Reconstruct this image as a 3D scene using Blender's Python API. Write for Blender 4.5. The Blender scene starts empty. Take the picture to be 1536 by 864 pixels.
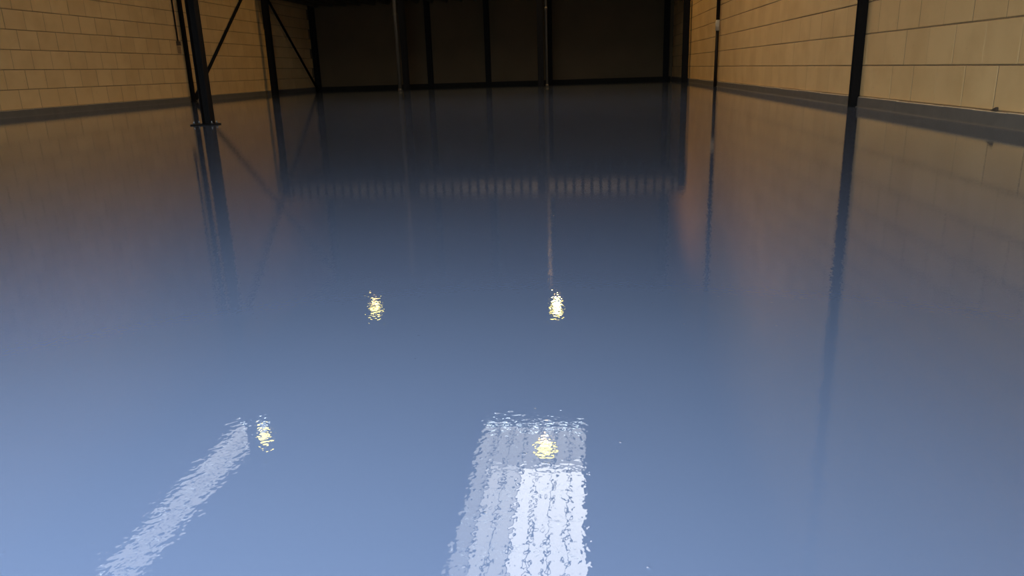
import bpy, math, random
from mathutils import Matrix, Vector

random.seed(7)
SC = bpy.context.scene
COL = SC.collection

# ------------------------------------------------------------------ camera
FPX, H_CAM = 1110.5, 0.6403
R_ = Vector((0.9953351, 0.09132634, -0.03110522))
U_ = Vector((0.0037971, 0.28507536, 0.95849758))
F_ = Vector((-0.09640341, 0.9541444, -0.28339874))
cam_data = bpy.data.cameras.new('camera')
cam_data.sensor_fit = 'HORIZONTAL'
cam_data.sensor_width = 36.0
cam_data.lens = FPX / 1536.0 * 36.0
cam_data.clip_start = 0.05
cam_data.clip_end = 200.0
cam = bpy.data.objects.new('camera', cam_data)
COL.objects.link(cam)
cam.matrix_world = Matrix(((R_.x, U_.x, -F_.x, 0.0), (R_.y, U_.y, -F_.y, 0.0),
                           (R_.z, U_.z, -F_.z, H_CAM), (0, 0, 0, 1)))
SC.camera = cam

# ------------------------------------------------------------------ world / light / exposure
SKY_COL, SKY_STR = (0.75, 0.90, 1.0), 22.0          # even overcast daylight outside the open door
world = bpy.data.worlds.new('overcast_sky')
SC.world = world
world.use_nodes = True
bg = world.node_tree.nodes['Background']
bg.inputs[0].default_value = (*SKY_COL, 1)
bg.inputs[1].default_value = SKY_STR
LAMP_COL = (1.0, 0.62, 0.22)                        # warm high-bay lamps; left row set weaker to keep the left wall darker
LAMP_W, LAMP_LEFT_W, FAR_LEFT_W = 720.0, 195.0, 80.0
GLOW_COL, GLOW_STR = (1.0, 0.82, 0.17), 16.0         # lens of each lamp
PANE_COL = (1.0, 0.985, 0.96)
PANE_STR = {'clear': 6.4, 'hazy': 3.4, 'dimmed': 1.8}  # translucent rooflight sheets with daylight behind
SC.view_settings.view_transform = 'Standard'
SC.view_settings.look = 'None'
SC.view_settings.gamma = 1.0
SC.view_settings.exposure = 0.0
SC.view_settings.use_curve_mapping = False
SC.cycles.max_bounces = 8
SC.cycles.diffuse_bounces = 5
SC.cycles.caustics_reflective = False
SC.cycles.caustics_refractive = False
SC.cycles.sample_clamp_indirect = 2.5
SC.cycles.use_denoising = True
SC.cycles.denoising_input_passes = 'RGB_ALBEDO'
SC.cycles.denoising_prefilter = 'FAST'

# room measures (metres): x to the right, y into the hall
XR, XL = 3.741, -11.76
YF, YM, YB = -0.30, 27.6, 33.0
ZC = 8.62
DOOR_X0, DOOR_X1, DOOR_H = -3.6, 0.60, 2.2

portal = bpy.data.lights.new('door_portal', 'AREA')
portal.shape = 'RECTANGLE'
portal.size, portal.size_y = DOOR_X1 - DOOR_X0, DOOR_H
portal.cycles.is_portal = True
po = bpy.data.objects.new('door_portal', portal)
COL.objects.link(po)
po.location = ((DOOR_X0 + DOOR_X1) / 2, YF - 0.12, DOOR_H / 2)
po.rotation_euler = (math.radians(90), 0, 0)        # faces +y, into the hall

# ------------------------------------------------------------------ helpers
class MB:
    def __init__(s):
        s.v, s.f = [], []

    def quadbox(s, pts):
        n = len(s.v)
        s.v += pts
        s.f += [tuple(n + i for i in q) for q in ((0, 3, 2, 1), (4, 5, 6, 7), (0, 1, 5, 4), (1, 2, 6, 5), (2, 3, 7, 6), (3, 0, 4, 7))]
        return s

    def box(s, x0, x1, y0, y1, z0, z1):
        return s.quadbox([(x0, y0, z0), (x1, y0, z0), (x1, y1, z0), (x0, y1, z0),
                          (x0, y0, z1), (x1, y0, z1), (x1, y1, z1), (x0, y1, z1)])

    def tube(s, a, b, r, n=12, r2=None):
        a, b = Vector(a), Vector(b)
        r2 = r if r2 is None else r2
        d = (b - a).normalized()
        u = d.orthogonal().normalized()
        w = d.cross(u)
        k = len(s.v)
        for c, rr in ((a, r), (b, r2)):
            for i in range(n):
                t = 2 * math.pi * i / n
                s.v.append(tuple(c + (u * math.cos(t) + w * math.sin(t)) * rr))
        for i in range(n):
            j = (i + 1) % n
            s.f.append((k + i, k + j, k + n + j, k + n + i))
        s.f.append(tuple(k + i for i in reversed(range(n))))
        s.f.append(tuple(k + n + i for i in range(n)))
        return s

    def lathe(s, prof, n=32, c=(0, 0)):
        k = len(s.v)
        for (r, z) in prof:
            for i in range(n):
                t = 2 * math.pi * i / n
                s.v.append((c[0] + r * math.cos(t), c[1] + r * math.sin(t), z))
        for a in range(len(prof) - 1):
            for i in range(n):
                j = (i + 1) % n
                s.f.append((k + a * n + i, k + a * n + j, k + (a + 1) * n + j, k + (a + 1) * n + i))
        return s

    def prism(s, prof, axis, a0, a1):
        """prof: closed 2-D polygon; extruded along axis 'x','y','z' from a0 to a1"""
        k, n = len(s.v), len(prof)
        for a in (a0, a1):
            for (p, q) in prof:
                s.v.append({'x': (a, p, q), 'y': (p, a, q), 'z': (p, q, a)}[axis])
        for i in range(n):
            j = (i + 1) % n
            s.f.append((k + i, k + j, k + n + j, k + n + i))
        s.f.append(tuple(k + i for i in reversed(range(n))))
        s.f.append(tuple(k + n + i for i in range(n)))
        return s

    def mesh(s, name):
        import bmesh
        me = bpy.data.meshes.new(name)
        me.from_pydata(s.v, [], s.f)
        bm = bmesh.new()
        bm.from_mesh(me)
        bmesh.ops.recalc_face_normals(bm, faces=bm.faces)
        bm.to_mesh(me)
        bm.free()
        return me

    def build(s, name, mat, parent=None, smooth=False, loc=(0, 0, 0), rotz=0.0):
        me = s.mesh(name)
        me.materials.append(mat)
        if smooth:
            for p in me.polygons:
                p.use_smooth = True
        return link(name, me, parent, loc, rotz)


def link(name, me, parent=None, loc=(0, 0, 0), rotz=0.0):
    o = bpy.data.objects.new(name, me)
    COL.objects.link(o)
    o.location = loc
    o.rotation_euler = (0, 0, rotz)
    if parent:
        o.parent = parent
    return o


def tag(o, label=None, cat=None, group=None, kind=None):
    for k, v in (('label', label), ('category', cat), ('group', group), ('kind', kind)):
        if v:
            o[k] = v
    return o


def thing(name, label, cat, loc=(0, 0, 0), group=None, rotz=0.0):
    o = bpy.data.objects.new(name, None)
    o.empty_display_size = 0.2
    COL.objects.link(o)
    o.location = loc
    o.rotation_euler = (0, 0, rotz)
    return tag(o, label, cat, group)


def visible(x, y, z, m=6):
    v = Vector((x, y, z - H_CAM))
    d = v.dot(F_)
    if d < 0.1:
        return False
    px, py = 768 + FPX * v.dot(R_) / d, 432 - FPX * v.dot(U_) / d
    return -m < px < 1536 + m and -m < py < 864 + m

# ------------------------------------------------------------------ materials
def new_mat(name):
    m = bpy.data.materials.new(name)
    m.use_nodes = True
    nt = m.node_tree
    return m, nt, nt.nodes['Principled BSDF']


def mixcol(nt, fac, a, b):
    n = nt.nodes.new('ShaderNodeMix')
    n.data_type = 'RGBA'
    if hasattr(fac, 'links'):
        nt.links.new(fac, n.inputs[0])
    else:
        n.inputs[0].default_value = fac
    for i, c in ((6, a), (7, b)):
        if hasattr(c, 'links'):
            nt.links.new(c, n.inputs[i])
        else:
            n.inputs[i].default_value = (*c, 1)
    return n.outputs[2]


def noise(nt, scale, detail=3.0, rough=0.55, src=None, stretch=None):
    t = nt.nodes.new('ShaderNodeTexNoise')
    t.inputs['Scale'].default_value = scale
    t.inputs['Detail'].default_value = detail
    t.inputs['Roughness'].default_value = rough
    if src is None:
        src = nt.nodes.new('ShaderNodeNewGeometry').outputs['Position']
    if stretch:
        mp = nt.nodes.new('ShaderNodeMapping')
        mp.inputs['Scale'].default_value = stretch
        nt.links.new(src, mp.inputs[0])
        src = mp.outputs[0]
    nt.links.new(src, t.inputs['Vector'])
    return t.outputs['Fac']


def ramp(nt, fac, p0, p1):
    r = nt.nodes.new('ShaderNodeMapRange')
    r.inputs['From Min'].default_value = p0
    r.inputs['From Max'].default_value = p1
    nt.links.new(fac, r.inputs['Value'])
    return r.outputs['Result']


def bump(nt, height, dist, bsdf=None, prev=None, strength=1.0):
    b = nt.nodes.new('ShaderNodeBump')
    b.inputs['Strength'].default_value = strength
    b.inputs['Distance'].default_value = dist
    nt.links.new(height, b.inputs['Height'])
    if prev is not None:
        nt.links.new(prev, b.inputs['Normal'])
    if bsdf is not None:
        nt.links.new(b.outputs[0], bsdf.inputs['Normal'])
    return b.outputs[0]


def block_mat(name, c0, c1, c2, stain):
    """painted block: tone differs from block to block, fine pits and faint stains"""
    m, nt, b = new_mat(name)
    oi = nt.nodes.new('ShaderNodeObjectInfo')
    ge = nt.nodes.new('ShaderNodeNewGeometry')
    add = nt.nodes.new('ShaderNodeMath')
    add.operation = 'ADD'
    nt.links.new(oi.outputs['Random'], add.inputs[0])
    nt.links.new(ge.outputs['Random Per Island'], add.inputs[1])
    fr = nt.nodes.new('ShaderNodeMath')
    fr.operation = 'FRACT'
    nt.links.new(add.outputs[0], fr.inputs[0])
    col = mixcol(nt, fr.outputs[0], c0, c1)
    col = mixcol(nt, ramp(nt, noise(nt, 1.7, 4), 0.45, 0.8), col, c2)
    col = mixcol(nt, ramp(nt, noise(nt, 9.0, 5, 0.65), 0.66, 0.82), col, stain)
    nt.links.new(col, b.inputs['Base Color'])
    b.inputs['Roughness'].default_value = 0.72
    b.inputs['Specular IOR Level'].default_value = 0.25
    bump(nt, noise(nt, 160, 3, 0.6), 0.0012, b)
    return m


def plain(name, col, rough=0.6, metal=0.0, var=0.12, scale=6.0, spec=0.5):
    m, nt, b = new_mat(name)
    d = tuple(c * (1 - var) for c in col)
    l = tuple(min(1, c * (1 + var)) for c in col)
    c = mixcol(nt, ramp(nt, noise(nt, scale, 4), 0.3, 0.7), d, l)
    nt.links.new(c, b.inputs['Base Color'])
    b.inputs['Roughness'].default_value = rough
    b.inputs['Metallic'].default_value = metal
    b.inputs['Specular IOR Level'].default_value = spec
    return m


M = {}
M['block'] = block_mat('cream_block', (0.64, 0.42, 0.195), (0.70, 0.468, 0.222), (0.59, 0.38, 0.168), (0.43, 0.27, 0.115))
M['mortar'] = plain('brown_mortar', (0.25, 0.155, 0.072), 0.9, scale=30)
M['ledge'] = plain('cream_ledge', (0.72, 0.56, 0.36), 0.8, scale=12)
M['skirt'] = plain('grey_skirting_paint', (0.128, 0.110, 0.094), 0.65, var=0.08, spec=0.3)
M['skirt_shaded'] = plain('shaded_skirting_paint', (0.02, 0.018, 0.015), 0.9, spec=0.05)  # back skirting shaded in its colour to hide door-light gleam
M['steel'] = plain('black_steel_paint', (0.007, 0.006, 0.006), 0.6, scale=3, spec=0.1)
M['steel_edge'] = plain('scuffed_plate', (0.05, 0.048, 0.045), 0.35, scale=25, var=0.4)
M['pipe_pale'] = plain('pale_grey_plastic', (0.10, 0.082, 0.06), 0.6)
M['coupling'] = plain('beige_plastic', (0.50, 0.42, 0.30), 0.6)
M['pipe_dark'] = plain('dark_brown_plastic', (0.018, 0.012, 0.009), 0.6, spec=0.15)
M['roof'] = plain('grey_roof_sheet', (0.10, 0.10, 0.10), 0.6)
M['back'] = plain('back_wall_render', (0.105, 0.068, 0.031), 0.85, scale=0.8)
M['sheet'] = plain('galvanised_sheet', (0.28, 0.25, 0.21), 0.5, scale=2.0, var=0.25)
M['deck'] = plain('deck_board', (0.10, 0.08, 0.055), 0.8)
M['housing'] = plain('lamp_housing', (0.12, 0.12, 0.12), 0.4, metal=0.6)
M['galv'] = plain('galvanised_steel', (0.45, 0.46, 0.47), 0.4, metal=0.7)
M['yard'] = plain('yard_concrete', (0.28, 0.28, 0.27), 0.9)
M['wood'] = plain('dark_wood', (0.06, 0.04, 0.025), 0.7)


def emit_mat(name, col, strength, cam_rough=0.4):
    m, nt, b = new_mat(name)
    b.inputs['Base Color'].default_value = (0.8, 0.8, 0.8, 1)
    b.inputs['Roughness'].default_value = cam_rough
    b.inputs['Emission Color'].default_value = (*col, 1)
    b.inputs['Emission Strength'].default_value = strength
    return m


M['lamp'] = emit_mat('lamp_lens', GLOW_COL, GLOW_STR)
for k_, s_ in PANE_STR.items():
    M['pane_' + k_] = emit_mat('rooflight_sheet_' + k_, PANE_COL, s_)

# poured epoxy: wet gloss, orange peel, slow undulation and a few dust nibs
m, nt, b = new_mat('blue_epoxy')
pos = nt.nodes.new('ShaderNodeNewGeometry').outputs['Position']
c = mixcol(nt, ramp(nt, noise(nt, 0.9, 3, 0.5, pos), 0.3, 0.7), (0.072, 0.092, 0.150), (0.075, 0.095, 0.154))
nt.links.new(c, b.inputs['Base Color'])
b.inputs['Roughness'].default_value = 0.02
b.inputs['IOR'].default_value = 1.58
n1 = bump(nt, noise(nt, 10.0, 2.0, 0.5, pos), 0.00015)
n2 = bump(nt, noise(nt, 80.0, 1.0, 0.5, pos), 0.000115, prev=n1)


def nibs(scale, radius, height, prev, bsdf=None):
    vo = nt.nodes.new('ShaderNodeTexVoronoi')
    vo.inputs['Scale'].default_value = scale
    nt.links.new(pos, vo.inputs['Vector'])
    r = nt.nodes.new('ShaderNodeMapRange')
    r.interpolation_type = 'SMOOTHSTEP'
    r.inputs['From Min'].default_value = 0.0
    r.inputs['From Max'].default_value = radius
    r.inputs['To Min'].default_value = 1.0
    r.inputs['To Max'].default_value = 0.0
    nt.links.new(vo.outputs['Distance'], r.inputs['Value'])
    return bump(nt, r.outputs['Result'], height, bsdf, prev)


n3 = nibs(34.0, 0.30, 0.00006, n2)
n4 = nibs(13.0, 0.06, 0.0004, n3, b)
M['epoxy'] = m

# ------------------------------------------------------------------ large structure
tag(MB().box(XL - 0.3, XR + 0.3, YF - 0.2, YB + 0.3, -0.2, 0).build('floor', M['epoxy']),
    'wet-looking glossy blue poured epoxy floor of the hall', kind='structure')
tag(MB().box(-20, 14, YF - 20, YF - 0.2, -0.25, -0.02).build('floor_yard', M['yard']),
    'grey concrete yard outside the open door', kind='structure')

roof = MB()
prof, x, up = [], XL - 0.3, True
while x < XR + 0.3:                                   # trapezoidal roof sheet
    prof += [(x, ZC), (x + 0.10, ZC), (x + 0.13, ZC + 0.06), (x + 0.25, ZC + 0.06)]
    x += 0.28
prof += [(XR + 0.4, ZC), (XR + 0.4, ZC + 0.16), (XL - 0.3, ZC + 0.16)]
SKY1 = (-2.72, 0.02, 10.7, 18.4)                        # x0, x1, y0, y1 of the rooflights
SKY2 = (-9.72, -8.72, 10.7, 18.2)


def roof_piece(mb, x0, x1, y0, y1):
    x, k = x0, len(mb.v)
    pts = []
    while x < x1 - 0.001:
        for dx, dz in ((0, 0), (0.10, 0), (0.13, 0.06), (0.25, 0.06)):
            if x + dx < x1:
                pts.append((x + dx, ZC + dz))
        x += 0.28
    pts += [(x1, ZC), (x1, ZC + 0.14), (x0, ZC + 0.14)]
    mb.prism(pts, 'y', y0, y1)


roof_piece(roof, XL - 0.3, XR + 0.3, SKY1[3], YB + 0.3)
roof_piece(roof, XL - 0.3, XR + 0.3, YF - 0.2, SKY1[2])
for x0, x1 in ((XL - 0.3, SKY2[0]), (SKY2[1], SKY1[0]), (SKY1[1], XR + 0.3)):
    roof_piece(roof, x0, x1, SKY1[2], SKY1[3])
roof_piece(roof, SKY2[0], SKY2[1], SKY2[3], SKY1[3])
ceiling = tag(roof.build('ceiling', M['roof']), 'dark ribbed steel roof sheeting over the hall', kind='structure')
for y in (0.0, 5.5, 11.0, 22.0, 27.6):                 # rafters
    MB().box(XL, XR, y - 0.08, y + 0.08, ZC - 0.35, ZC - 0.001).build('rafter', M['steel'], ceiling)
for x in (-11.0, -7.4, -5.6, -3.8, 1.4, 3.0):
    MB().box(x - 0.03, x + 0.03, YF, YB, ZC - 0.14, ZC - 0.002).build('purlin', M['steel'], ceiling)

# block walls -------------------------------------------------------
BL, BH = 0.584, 0.384


def block_mesh(depth):
    """front face towards +x at x=0, joint edges chamfered; origin at the block's middle"""
    w, h_, c_ = BL / 2, BH / 2, 0.003
    mb = MB()
    v = [(-depth, -w, -h_), (-depth, w, -h_), (-depth, w, h_), (-depth, -w, h_),
         (-c_, -w, -h_), (-c_, w, -h_), (-c_, w, h_), (-c_, -w, h_),
         (0, -w + c_, -h_ + c_), (0, w - c_, -h_ + c_), (0, w - c_, h_ - c_), (0, -w + c_, h_ - c_)]
    mb.v = v
    mb.f = [(8, 9, 10, 11)]
    for i in range(4):
        j = (i + 1) % 4
        mb.f += [(4 + i, 4 + j, 8 + j, 8 + i), (i, j, 4 + j, 4 + i)]
    mb.f.append((0, 3, 2, 1))
    return mb


def block_wall(name, label, side, X, s0, ph):
    """side=+1: face looks to +x (left wall); -1: face looks to -x (right wall)"""
    t = 0.006
    back = MB().box(min(X - side * t, X - side * 0.25), max(X - side * t, X - side * 0.25), YF, YB + 0.2, -0.1, ZC + 0.1)
    wall = tag(back.build(name, M['mortar']), label, kind='structure')
    proto = block_mesh(0.05)
    me = proto.mesh('block')
    me.materials.append(M['block'])
    rest = MB()
    row = 0
    z = s0
    while z < ZC:
        off = ph + (0.3 if row % 2 else 0.0)
        y = off - 0.6 * math.floor((off - YF) / 0.6)
        while y + 0.6 < YB + 0.2:
            cy, cz = y + 0.3, z + 0.2
            jx = random.uniform(-0.003, 0.003)
            vis = cy < YM + 0.3 and any(visible(X, cy + a, cz + q) for a in (-0.28, 0.28) for q in (-0.18, 0.18))
            if vis:
                o = link('block', me, wall, (X + side * jx, cy, cz), 0 if side > 0 else math.pi)
            else:
                k = len(rest.v)
                rest.v += [(X + side * (v[0] + jx), cy + side * v[1], cz + v[2]) for v in proto.v]
                rest.f += [tuple(k + i for i in f) for f in proto.f]
            y += 0.6
        z += 0.4
        row += 1
    tag(rest.build('blockwork', M['block'], wall), kind='stuff')
    return wall


block_wall('wall_right', 'cream block wall on the right with recessed brown joints', -1, XR, 0.139, 7.36)
block_wall('wall_left', 'cream block wall on the left behind the cross bracing', 1, XL, 0.148, 15.03)

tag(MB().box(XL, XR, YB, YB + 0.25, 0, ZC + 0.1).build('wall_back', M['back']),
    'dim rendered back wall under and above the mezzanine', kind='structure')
wf = MB().box(XL, DOOR_X0, YF - 0.25, YF, 0, ZC + 0.1).box(DOOR_X1, XR, YF - 0.25, YF, 0, ZC + 0.1)
wf.box(DOOR_X0, DOOR_X1, YF - 0.25, YF, DOOR_H, ZC + 0.1)
tag(wf.build('wall_front', M['back']), 'rendered front wall around the open roller door', kind='structure')

door = thing('door_1', 'open roller door with its curtain wound up above the opening', None, ((DOOR_X0 + DOOR_X1) / 2, YF, 0))
door['kind'] = 'structure'
dw = (DOOR_X1 - DOOR_X0) / 2
for s in (-1, 1):
    MB().box(s * (dw + 0.05) - 0.05, s * (dw + 0.05) + 0.05, 0.002, 0.09, 0, DOOR_H + 0.1).build('guide_rail', M['galv'], door)
MB().tube((-dw - 0.1, 0.24, DOOR_H + 0.34), (dw + 0.1, 0.24, DOOR_H + 0.34), 0.22, 20).build('curtain_roll', M['galv'], door, True)

# skirting of cut blocks -------------------------------------------------
COLS_R = [(10.74, 10.88), (21.78, 21.92), (27.45, 27.75)]
COLS_L = [(21.90, 22.12), (27.45, 27.75)]


def skirting(name, label, side, X, top, ph, cuts):
    d = 0.035
    root = thing(name, label, None, (X, 0, 0))
    root['kind'] = 'structure'
    y = ph - 0.6 * math.floor((ph - YF) / 0.6)
    ys = []
    while y < YB - 0.6:
        ys.append((y + 0.002, y + 0.598))
        y += 0.6
    ys.append((y + 0.002, YB - 0.002))
    for c0, c1 in cuts:
        n = []
        for a, b_ in ys:
            if b_ <= c0 or a >= c1:
                n.append((a, b_))
            else:
                if a < c0 - 0.02:
                    n.append((a, c0 - 0.004))
                if b_ > c1 + 0.02:
                    n.append((c1 + 0.004, b_))
        ys = n
    for a, b_ in ys:
        j = random.uniform(-0.0015, 0.0015)
        z1 = top - 0.008 + random.uniform(-0.003, 0.003)
        pr = [(0.0, 0.0), (side * (d + j), 0.0), (side * (d + j), z1 - 0.006), (side * (d + j - 0.006), z1), (0.0, z1)]
        MB().prism(pr, 'y', a, b_).build('skirting_block', M['skirt'], root)
        MB().box(min(side * (d - 0.007), 0), max(side * (d - 0.007), 0), a, b_, z1 + 0.0005, z1 + 0.005).build('mortar_ledge', M['ledge'], root)
    return root


skirting('baseboard_right', 'grey painted block skirting along the right wall', -1, XR, 0.139, 7.66, COLS_R)
skirting('baseboard_left', 'grey painted block skirting along the left wall', 1, XL, 0.148, 15.33, COLS_L)
tag(MB().box(XL + 0.06, XR - 0.06, YB - 0.03, YB - 0.001, 0, 0.14).build('baseboard_back', M['skirt_shaded']),
    'skirting at the foot of the back wall, shaded in its colour against door gleam', kind='structure')
for nm, side, X, lab in (('trim_1', -1, XR, 'epoxy cove bead along the right skirting'), ('trim_2', 1, XL, 'epoxy cove bead along the left skirting')):
    x0 = X + side * 0.039
    tag(MB().prism([(x0, 0.0), (x0 + side * 0.014, 0.0), (x0 + side * 0.004, 0.004), (x0, 0.014)], 'y', YF + 0.1, 27.4).build(nm, M['skirt']), lab, kind='structure')


# rooflights ------------------------------------------------------------
def rooflight(name, label, box_, ncol, sheet):
    x0, x1, y0, y1 = box_
    root = thing(name, label, None, ((x0 + x1) / 2, (y0 + y1) / 2, ZC))
    root['kind'] = 'structure'
    cx, cy = (x0 + x1) / 2, (y0 + y1) / 2
    a, b_ = (x1 - x0) / 2, (y1 - y0) / 2
    kz = 0.16
    kerb = MB().box(-a - 0.04, -a, -b_ - 0.04, b_ + 0.04, 0, kz).box(a, a + 0.04, -b_ - 0.04, b_ + 0.04, 0, kz)
    kerb.box(-a, a, -b_ - 0.04, -b_, 0, kz).box(-a, a, b_, b_ + 0.04, 0, kz)
    kerb.build('kerb', M['galv'], root)
    nrow = round((y1 - y0) / 1.1)
    for i in range(ncol):
        xa, xb = -a + 2 * a * i / ncol, -a + 2 * a * (i + 1) / ncol
        for j in range(nrow):
            ya, yb = -b_ + 2 * b_ * j / nrow, -b_ + 2 * b_ * (j + 1) / nrow
            # each sheet is a shallow barrel
            n = 2
            pts = [(xa + 0.012 + (xb - xa - 0.024) * k / n, kz + 0.04 * math.sin(math.pi * k / n)) for k in range(n + 1)]
            pts += [(p[0], p[1] + 0.006) for p in reversed(pts)]
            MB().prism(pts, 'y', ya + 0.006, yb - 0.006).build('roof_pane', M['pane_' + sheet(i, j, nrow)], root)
    for i in range(ncol + 1):
        xa = -a + 2 * a * i / ncol
        MB().box(xa - 0.022, xa + 0.022, -b_, b_, kz - 0.03, kz + 0.03).build('glazing_bar', M['roof'], root)
    for j in range(1, nrow):
        ya = -b_ + 2 * b_ * j / nrow
        MB().box(-a, a, ya - 0.006, ya + 0.006, kz - 0.012, kz + 0.0).build('cross_bar', M['roof'], root)
    return root


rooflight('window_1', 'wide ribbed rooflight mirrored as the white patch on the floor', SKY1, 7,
          lambda i, j, n: 'dimmed' if j >= n - 2 or i == 0 else ('hazy' if i < 3 else 'clear'))  # far-end shade is put into the panes as a dimmer glow
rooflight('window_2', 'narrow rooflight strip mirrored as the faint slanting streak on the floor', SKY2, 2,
          lambda i, j, n: 'dimmed')

# ------------------------------------------------------------------ steelwork
def h_section(mb, cx, cy, w, d, z0, z1, tf=0.012, tw=0.01, along='y'):
    """H profile; flanges are the two faces looking along `along`"""
    if along == 'y':
        mb.box(cx - w / 2, cx + w / 2, cy - d / 2, cy - d / 2 + tf, z0, z1)
        mb.box(cx - w / 2, cx + w / 2, cy + d / 2 - tf, cy + d / 2, z0, z1)
        mb.box(cx - tw / 2, cx + tw / 2, cy - d / 2 + tf, cy + d / 2 - tf, z0, z1)
    else:
        mb.box(cx - d / 2, cx - d / 2 + tf, cy - w / 2, cy + w / 2, z0, z1)
        mb.box(cx + d / 2 - tf, cx + d / 2, cy - w / 2, cy + w / 2, z0, z1)
        mb.box(cx - d / 2 + tf, cx + d / 2 - tf, cy - tw / 2, cy + tw / 2, z0, z1)
    return mb


def column(name, label, x, y, w, d, z1, along='y', plate=None, bolts=True, group=None, poff=(0, 0)):
    t = thing(name, label, 'column', (x, y, 0), group)
    z0 = 0.0
    if plate:
        pw, pd = plate
        px, py = poff
        MB().box(px - pw / 2, px + pw / 2, py - pd / 2, py + pd / 2, 0, 0.016).build('base_plate', M['steel'], t)
        z0 = 0.016
        if bolts:
            for sx in (-1, 1):
                for sy in (-1, 1):
                    bx, by = px + sx * (pw / 2 - 0.045), py + sy * (pd / 2 - 0.035)
                    MB().tube((bx, by, 0.016), (bx, by, 0.034), 0.016, 6).tube((bx, by, 0.034), (bx, by, 0.055), 0.008, 8).build('anchor_bolt', M['steel_edge'], t)
    h_section(MB(), 0, 0, w, d, z0, z1 - 0.012, along=along).build('shaft', M['steel'], t)
    MB().box(-max(w, d) / 2, max(w, d) / 2, -max(w, d) / 2, max(w, d) / 2, z1 - 0.0115, z1).build('cap_plate', M['steel'], t)
    return t


ZT = ZC - 0.36
column('steel_column', 'black steel column standing free on the floor at left, on a bolted base plate',
       -5.42, 10.56, 0.132, 0.132, ZC - 0.15, 'x', (0.36, 0.22), True, poff=(-0.05, 0))
column('wall_post', 'black steel post against the right block wall, nearest the camera',
       XR - 0.062, 10.81, 0.11, 0.10, ZC - 0.15, 'y')
column('wall_post', 'thin black steel post on the left wall where the near brace starts',
       XL + 0.09, 22.01, 0.10, 0.10, ZT, 'x', (0.14, 0.16), False)
front_lab = ['black mezzanine front post against the left wall', 'black mezzanine front post beside a pale pipe, second from left',
             'black mezzanine front post in the middle of the dark bay, third from left', 'black mezzanine front post against the right wall']
for x, lab in zip((XL + 0.34, -6.42, -1.5, XR - 0.17), front_lab):
    column('mezzanine_post', lab, x, YM, 0.2, 0.2, 3.87, 'y', None, False, 'mezzanine front posts')
back_lab = ['black back wall post in the left rear corner at the foot of the far brace', 'black back wall post second from the left rear corner',
            'black back wall post midway along the dark back wall', 'black back wall post directly behind the third mezzanine post',
            'black back wall post in the right rear corner']
for x, lab in zip((XL + 0.17, -6.56, -4.04, -1.4, XR - 0.28), back_lab):
    column('back_post', lab, x, YB - 0.13, 0.22, 0.2, ZC - 0.15, 'y', None, False, 'back wall posts')


def brace(label, y0, z0, y1, z1, x):
    t = thing('brace_rod', label, 'brace', (x, y0, 0), 'cross braces on the left wall')
    a, b_ = Vector((0, 0, z0)), Vector((0, y1 - y0, z1))
    d = (b_ - a).normalized()
    MB().tube(a, b_, 0.048, 12).build('rod', M['steel'], t, True)
    for p, s in ((a, 1), (b_, -1)):
        q = p + d * s * 0.18
        n = Vector((0, -d.z, d.y)) * 0.06
        MB().quadbox([tuple(v) for v in (p - n + Vector((0.049, 0, 0)), p + n + Vector((0.049, 0, 0)), q + n + Vector((0.049, 0, 0)), q - n + Vector((0.049, 0, 0)),
                                         p - n + Vector((0.060, 0, 0)), p + n + Vector((0.060, 0, 0)), q + n + Vector((0.060, 0, 0)), q - n + Vector((0.060, 0, 0)))]).build('gusset', M['steel'], t)
    return t


brace('black diagonal brace rising to the right from the thin left wall post', 22.14, 0.07, 32.7, 8.1, XL + 0.06)
brace('black diagonal brace rising to the left from the left rear corner', 32.7, 0.07, 22.14, 8.1, XL + 0.162)

# mezzanine --------------------------------------------------------------
mz = thing('mezzanine', 'dark raised mezzanine deck across the rear of the hall, with ribbed front edge', 'mezzanine', (0, YM, 0))
x0, x1 = XL + 0.23, XR - 0.05
x = x0 + 0.02
while x < x1 - 0.25:                                   # upright boards along the front edge
    MB().prism([(x, 0.19), (x + 0.012, 0.15), (x + 0.218, 0.15), (x + 0.23, 0.19)], 'z', 3.47 + random.uniform(-.01, .01), 3.855).build('edge_board', M['sheet'], mz)
    x += 0.33
MB().box(x0, x1, 0.12, 0.25, 3.42, 3.458).build('lower_flange', M['steel'], mz)
MB().box(x0, x1, 0.195, 0.23, 3.46, 3.86).build('edge_beam', M['steel'], mz)
MB().box(x0, x1, 0.12, YB - YM - 0.28, 3.861, 3.90).build('deck', M['deck'], mz)
MB().box(x0, x1, 0.24, YB - YM - 0.28, 3.56, 3.60).build('soffit', M['deck'], mz)
x = x0 + 0.3
while x < x1 - 0.2:
    MB().box(x - 0.035, x + 0.035, 0.255, YB - YM - 0.28, 3.40, 3.558).build('joist', M['deck'], mz)
    x += 0.62

# pipes ------------------------------------------------------------------
t = thing('downpipe', 'dark downpipe on the right wall with a pale coupling', 'pipe', (XR - 0.072, 21.85, 0))
MB().tube((0, 0, 0), (0, 0, 1.47), 0.045, 16).build('lower_pipe', M['pipe_dark'], t, True)
MB().tube((0, 0, 1.471), (0, 0, 1.75), 0.06, 16).build('coupling', M['coupling'], t, True)
MB().tube((0, 0, 1.751), (0, 0, 7.9), 0.05, 16).build('upper_pipe', M['pipe_dark'], t, True)
for z in (3.4, 5.6):
    MB().box(-0.06, 0.054, -0.06, 0.06, z, z + 0.03).build('pipe_clip', M['steel'], t)

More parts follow.
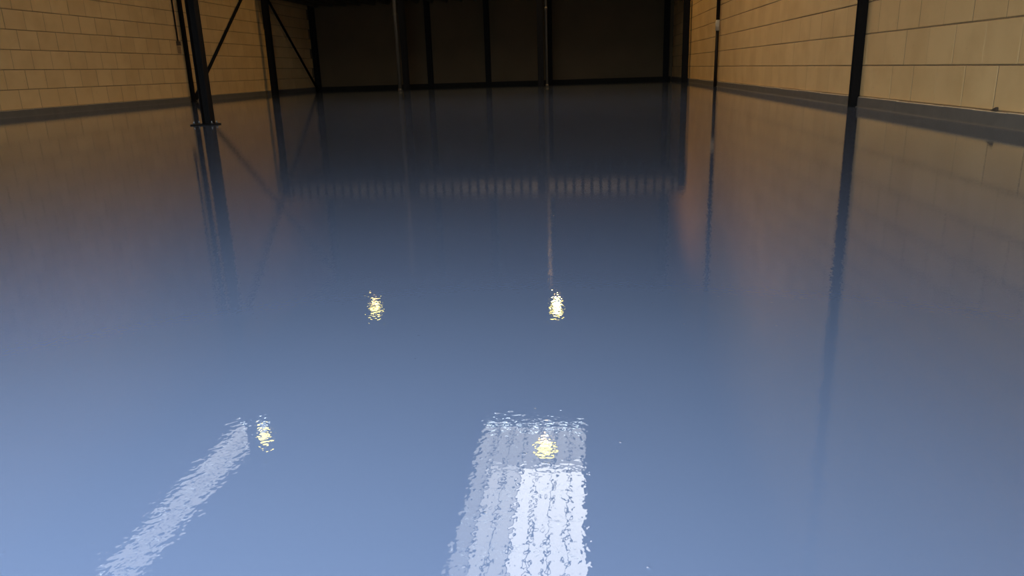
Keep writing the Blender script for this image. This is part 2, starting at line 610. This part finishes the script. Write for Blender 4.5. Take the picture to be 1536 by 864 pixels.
t = thing('wall_conduit', 'thin dark conduit ending at a small box beside the left wall post', 'conduit', (XL, 21.72, 0))
MB().tube((0.03, 0, 1.72), (0.03, 0, ZC - 0.2), 0.022, 10).build('conduit_pipe', M['pipe_dark'], t, True)
MB().box(0.004, 0.075, -0.06, 0.06, 1.60, 1.719).build('junction_box', M['wood'], t)
MB().box(0.004, 0.06, -0.05, 0.05, 1.38, 1.58).build('socket', M['mortar'], t)

for x, y, z0, z1, r, lab in ((-6.66, YM - 0.02, 0, 7.0, 0.07, 'pale pipe running up beside the second mezzanine front post'),
                         (-1.28, YM - 0.02, 0, 7.4, 0.04, 'thin pale pipe running up beside the third mezzanine front post')):
    t = thing('riser_pipe', lab, 'pipe', (x, y, 0), 'pale riser pipes')
    MB().tube((0, 0, z0), (0, 0, z1), r, 14).build('pipe', M['pipe_pale'], t, True)
    for z in (0.0, 2.6, 5.2):
        MB().tube((0, 0, z + 0.001), (0, 0, z + 0.08), r + 0.012, 14).build('socket_ring', M['pipe_pale'], t, True)
t = thing('riser_pipe', 'pale pipe high on the back wall above the mezzanine', 'pipe', (-3.85, YB - 0.06, 3.9), 'pale riser pipes')
MB().tube((0, 0, 0), (0, 0, 4.5), 0.05, 12).build('pipe', M['pipe_pale'], t, True)
MB().tube((0, 0, 0.001), (0, 0, 0.08), 0.058, 12).build('socket_ring', M['pipe_pale'], t, True)

# small wedge of timber lying on the skirting ledge
tag(MB().prism([(-0.05, 0.0), (0.05, 0.0), (-0.045, 0.035)], 'x', -0.012, 0.012).build('timber_wedge', M['wood'], loc=(XR - 0.014, 7.30, 0.1395)),
    'small dark timber wedge lying on the right skirting ledge', 'wedge')

# ------------------------------------------------------------------ high-bay lamps
def lamp(x, y, z, label, watt=LAMP_W, beam=128):
    t = thing('high_bay_lamp', label, 'lamp', (x, y, z), 'high bay lamps')
    R = 0.24
    MB().lathe([(0.0, -0.13), (0.13, -0.112), (0.21, -0.06), (R, 0.0)], 18).build('lens', M['lamp'], t, True)
    MB().lathe([(R + 0.001, 0.0), (R + 0.02, 0.0), (R + 0.02, 0.05), (0.14, 0.10), (0.11, 0.22), (0.05, 0.25), (0.0, 0.25)], 32).build('housing', M['housing'], t, True)
    ld = bpy.data.lights.new('lamp_beam', 'SPOT')
    ld.energy, ld.color, ld.shadow_soft_size = watt, LAMP_COL, 0.12
    ld.spot_size, ld.spot_blend = math.radians(beam), 0.6
    lo = link('lamp_beam', ld, t, (0, 0, -0.15))
    MB().tube((0, 0, 0.25), (0, 0, ZC - z - 0.004), 0.012, 8).build('hanger', M['galv'], t, True)
    return t


lamp(-8.06, 16.08, 8.05, 'high bay lamp glowing over the left of the hall, mirrored beside the slanting streak', LAMP_LEFT_W)
lamp(-0.93, 15.75, 8.05, 'high bay lamp hanging below the wide rooflight, mirrored in the white patch')
lamp(-7.98, 26.46, 8.05, 'far high bay lamp mirrored as the left of two small glints', FAR_LEFT_W, 160)
lamp(-1.01, 26.35, 8.05, 'far high bay lamp mirrored as the right of two small glints', 880.0, 160)
lamp(-0.95, 5.4, 8.05, 'added unseen lamp high above the camera, lighting the near right wall', 380.0)  # extra lamp out of view, added to brighten the near right wall
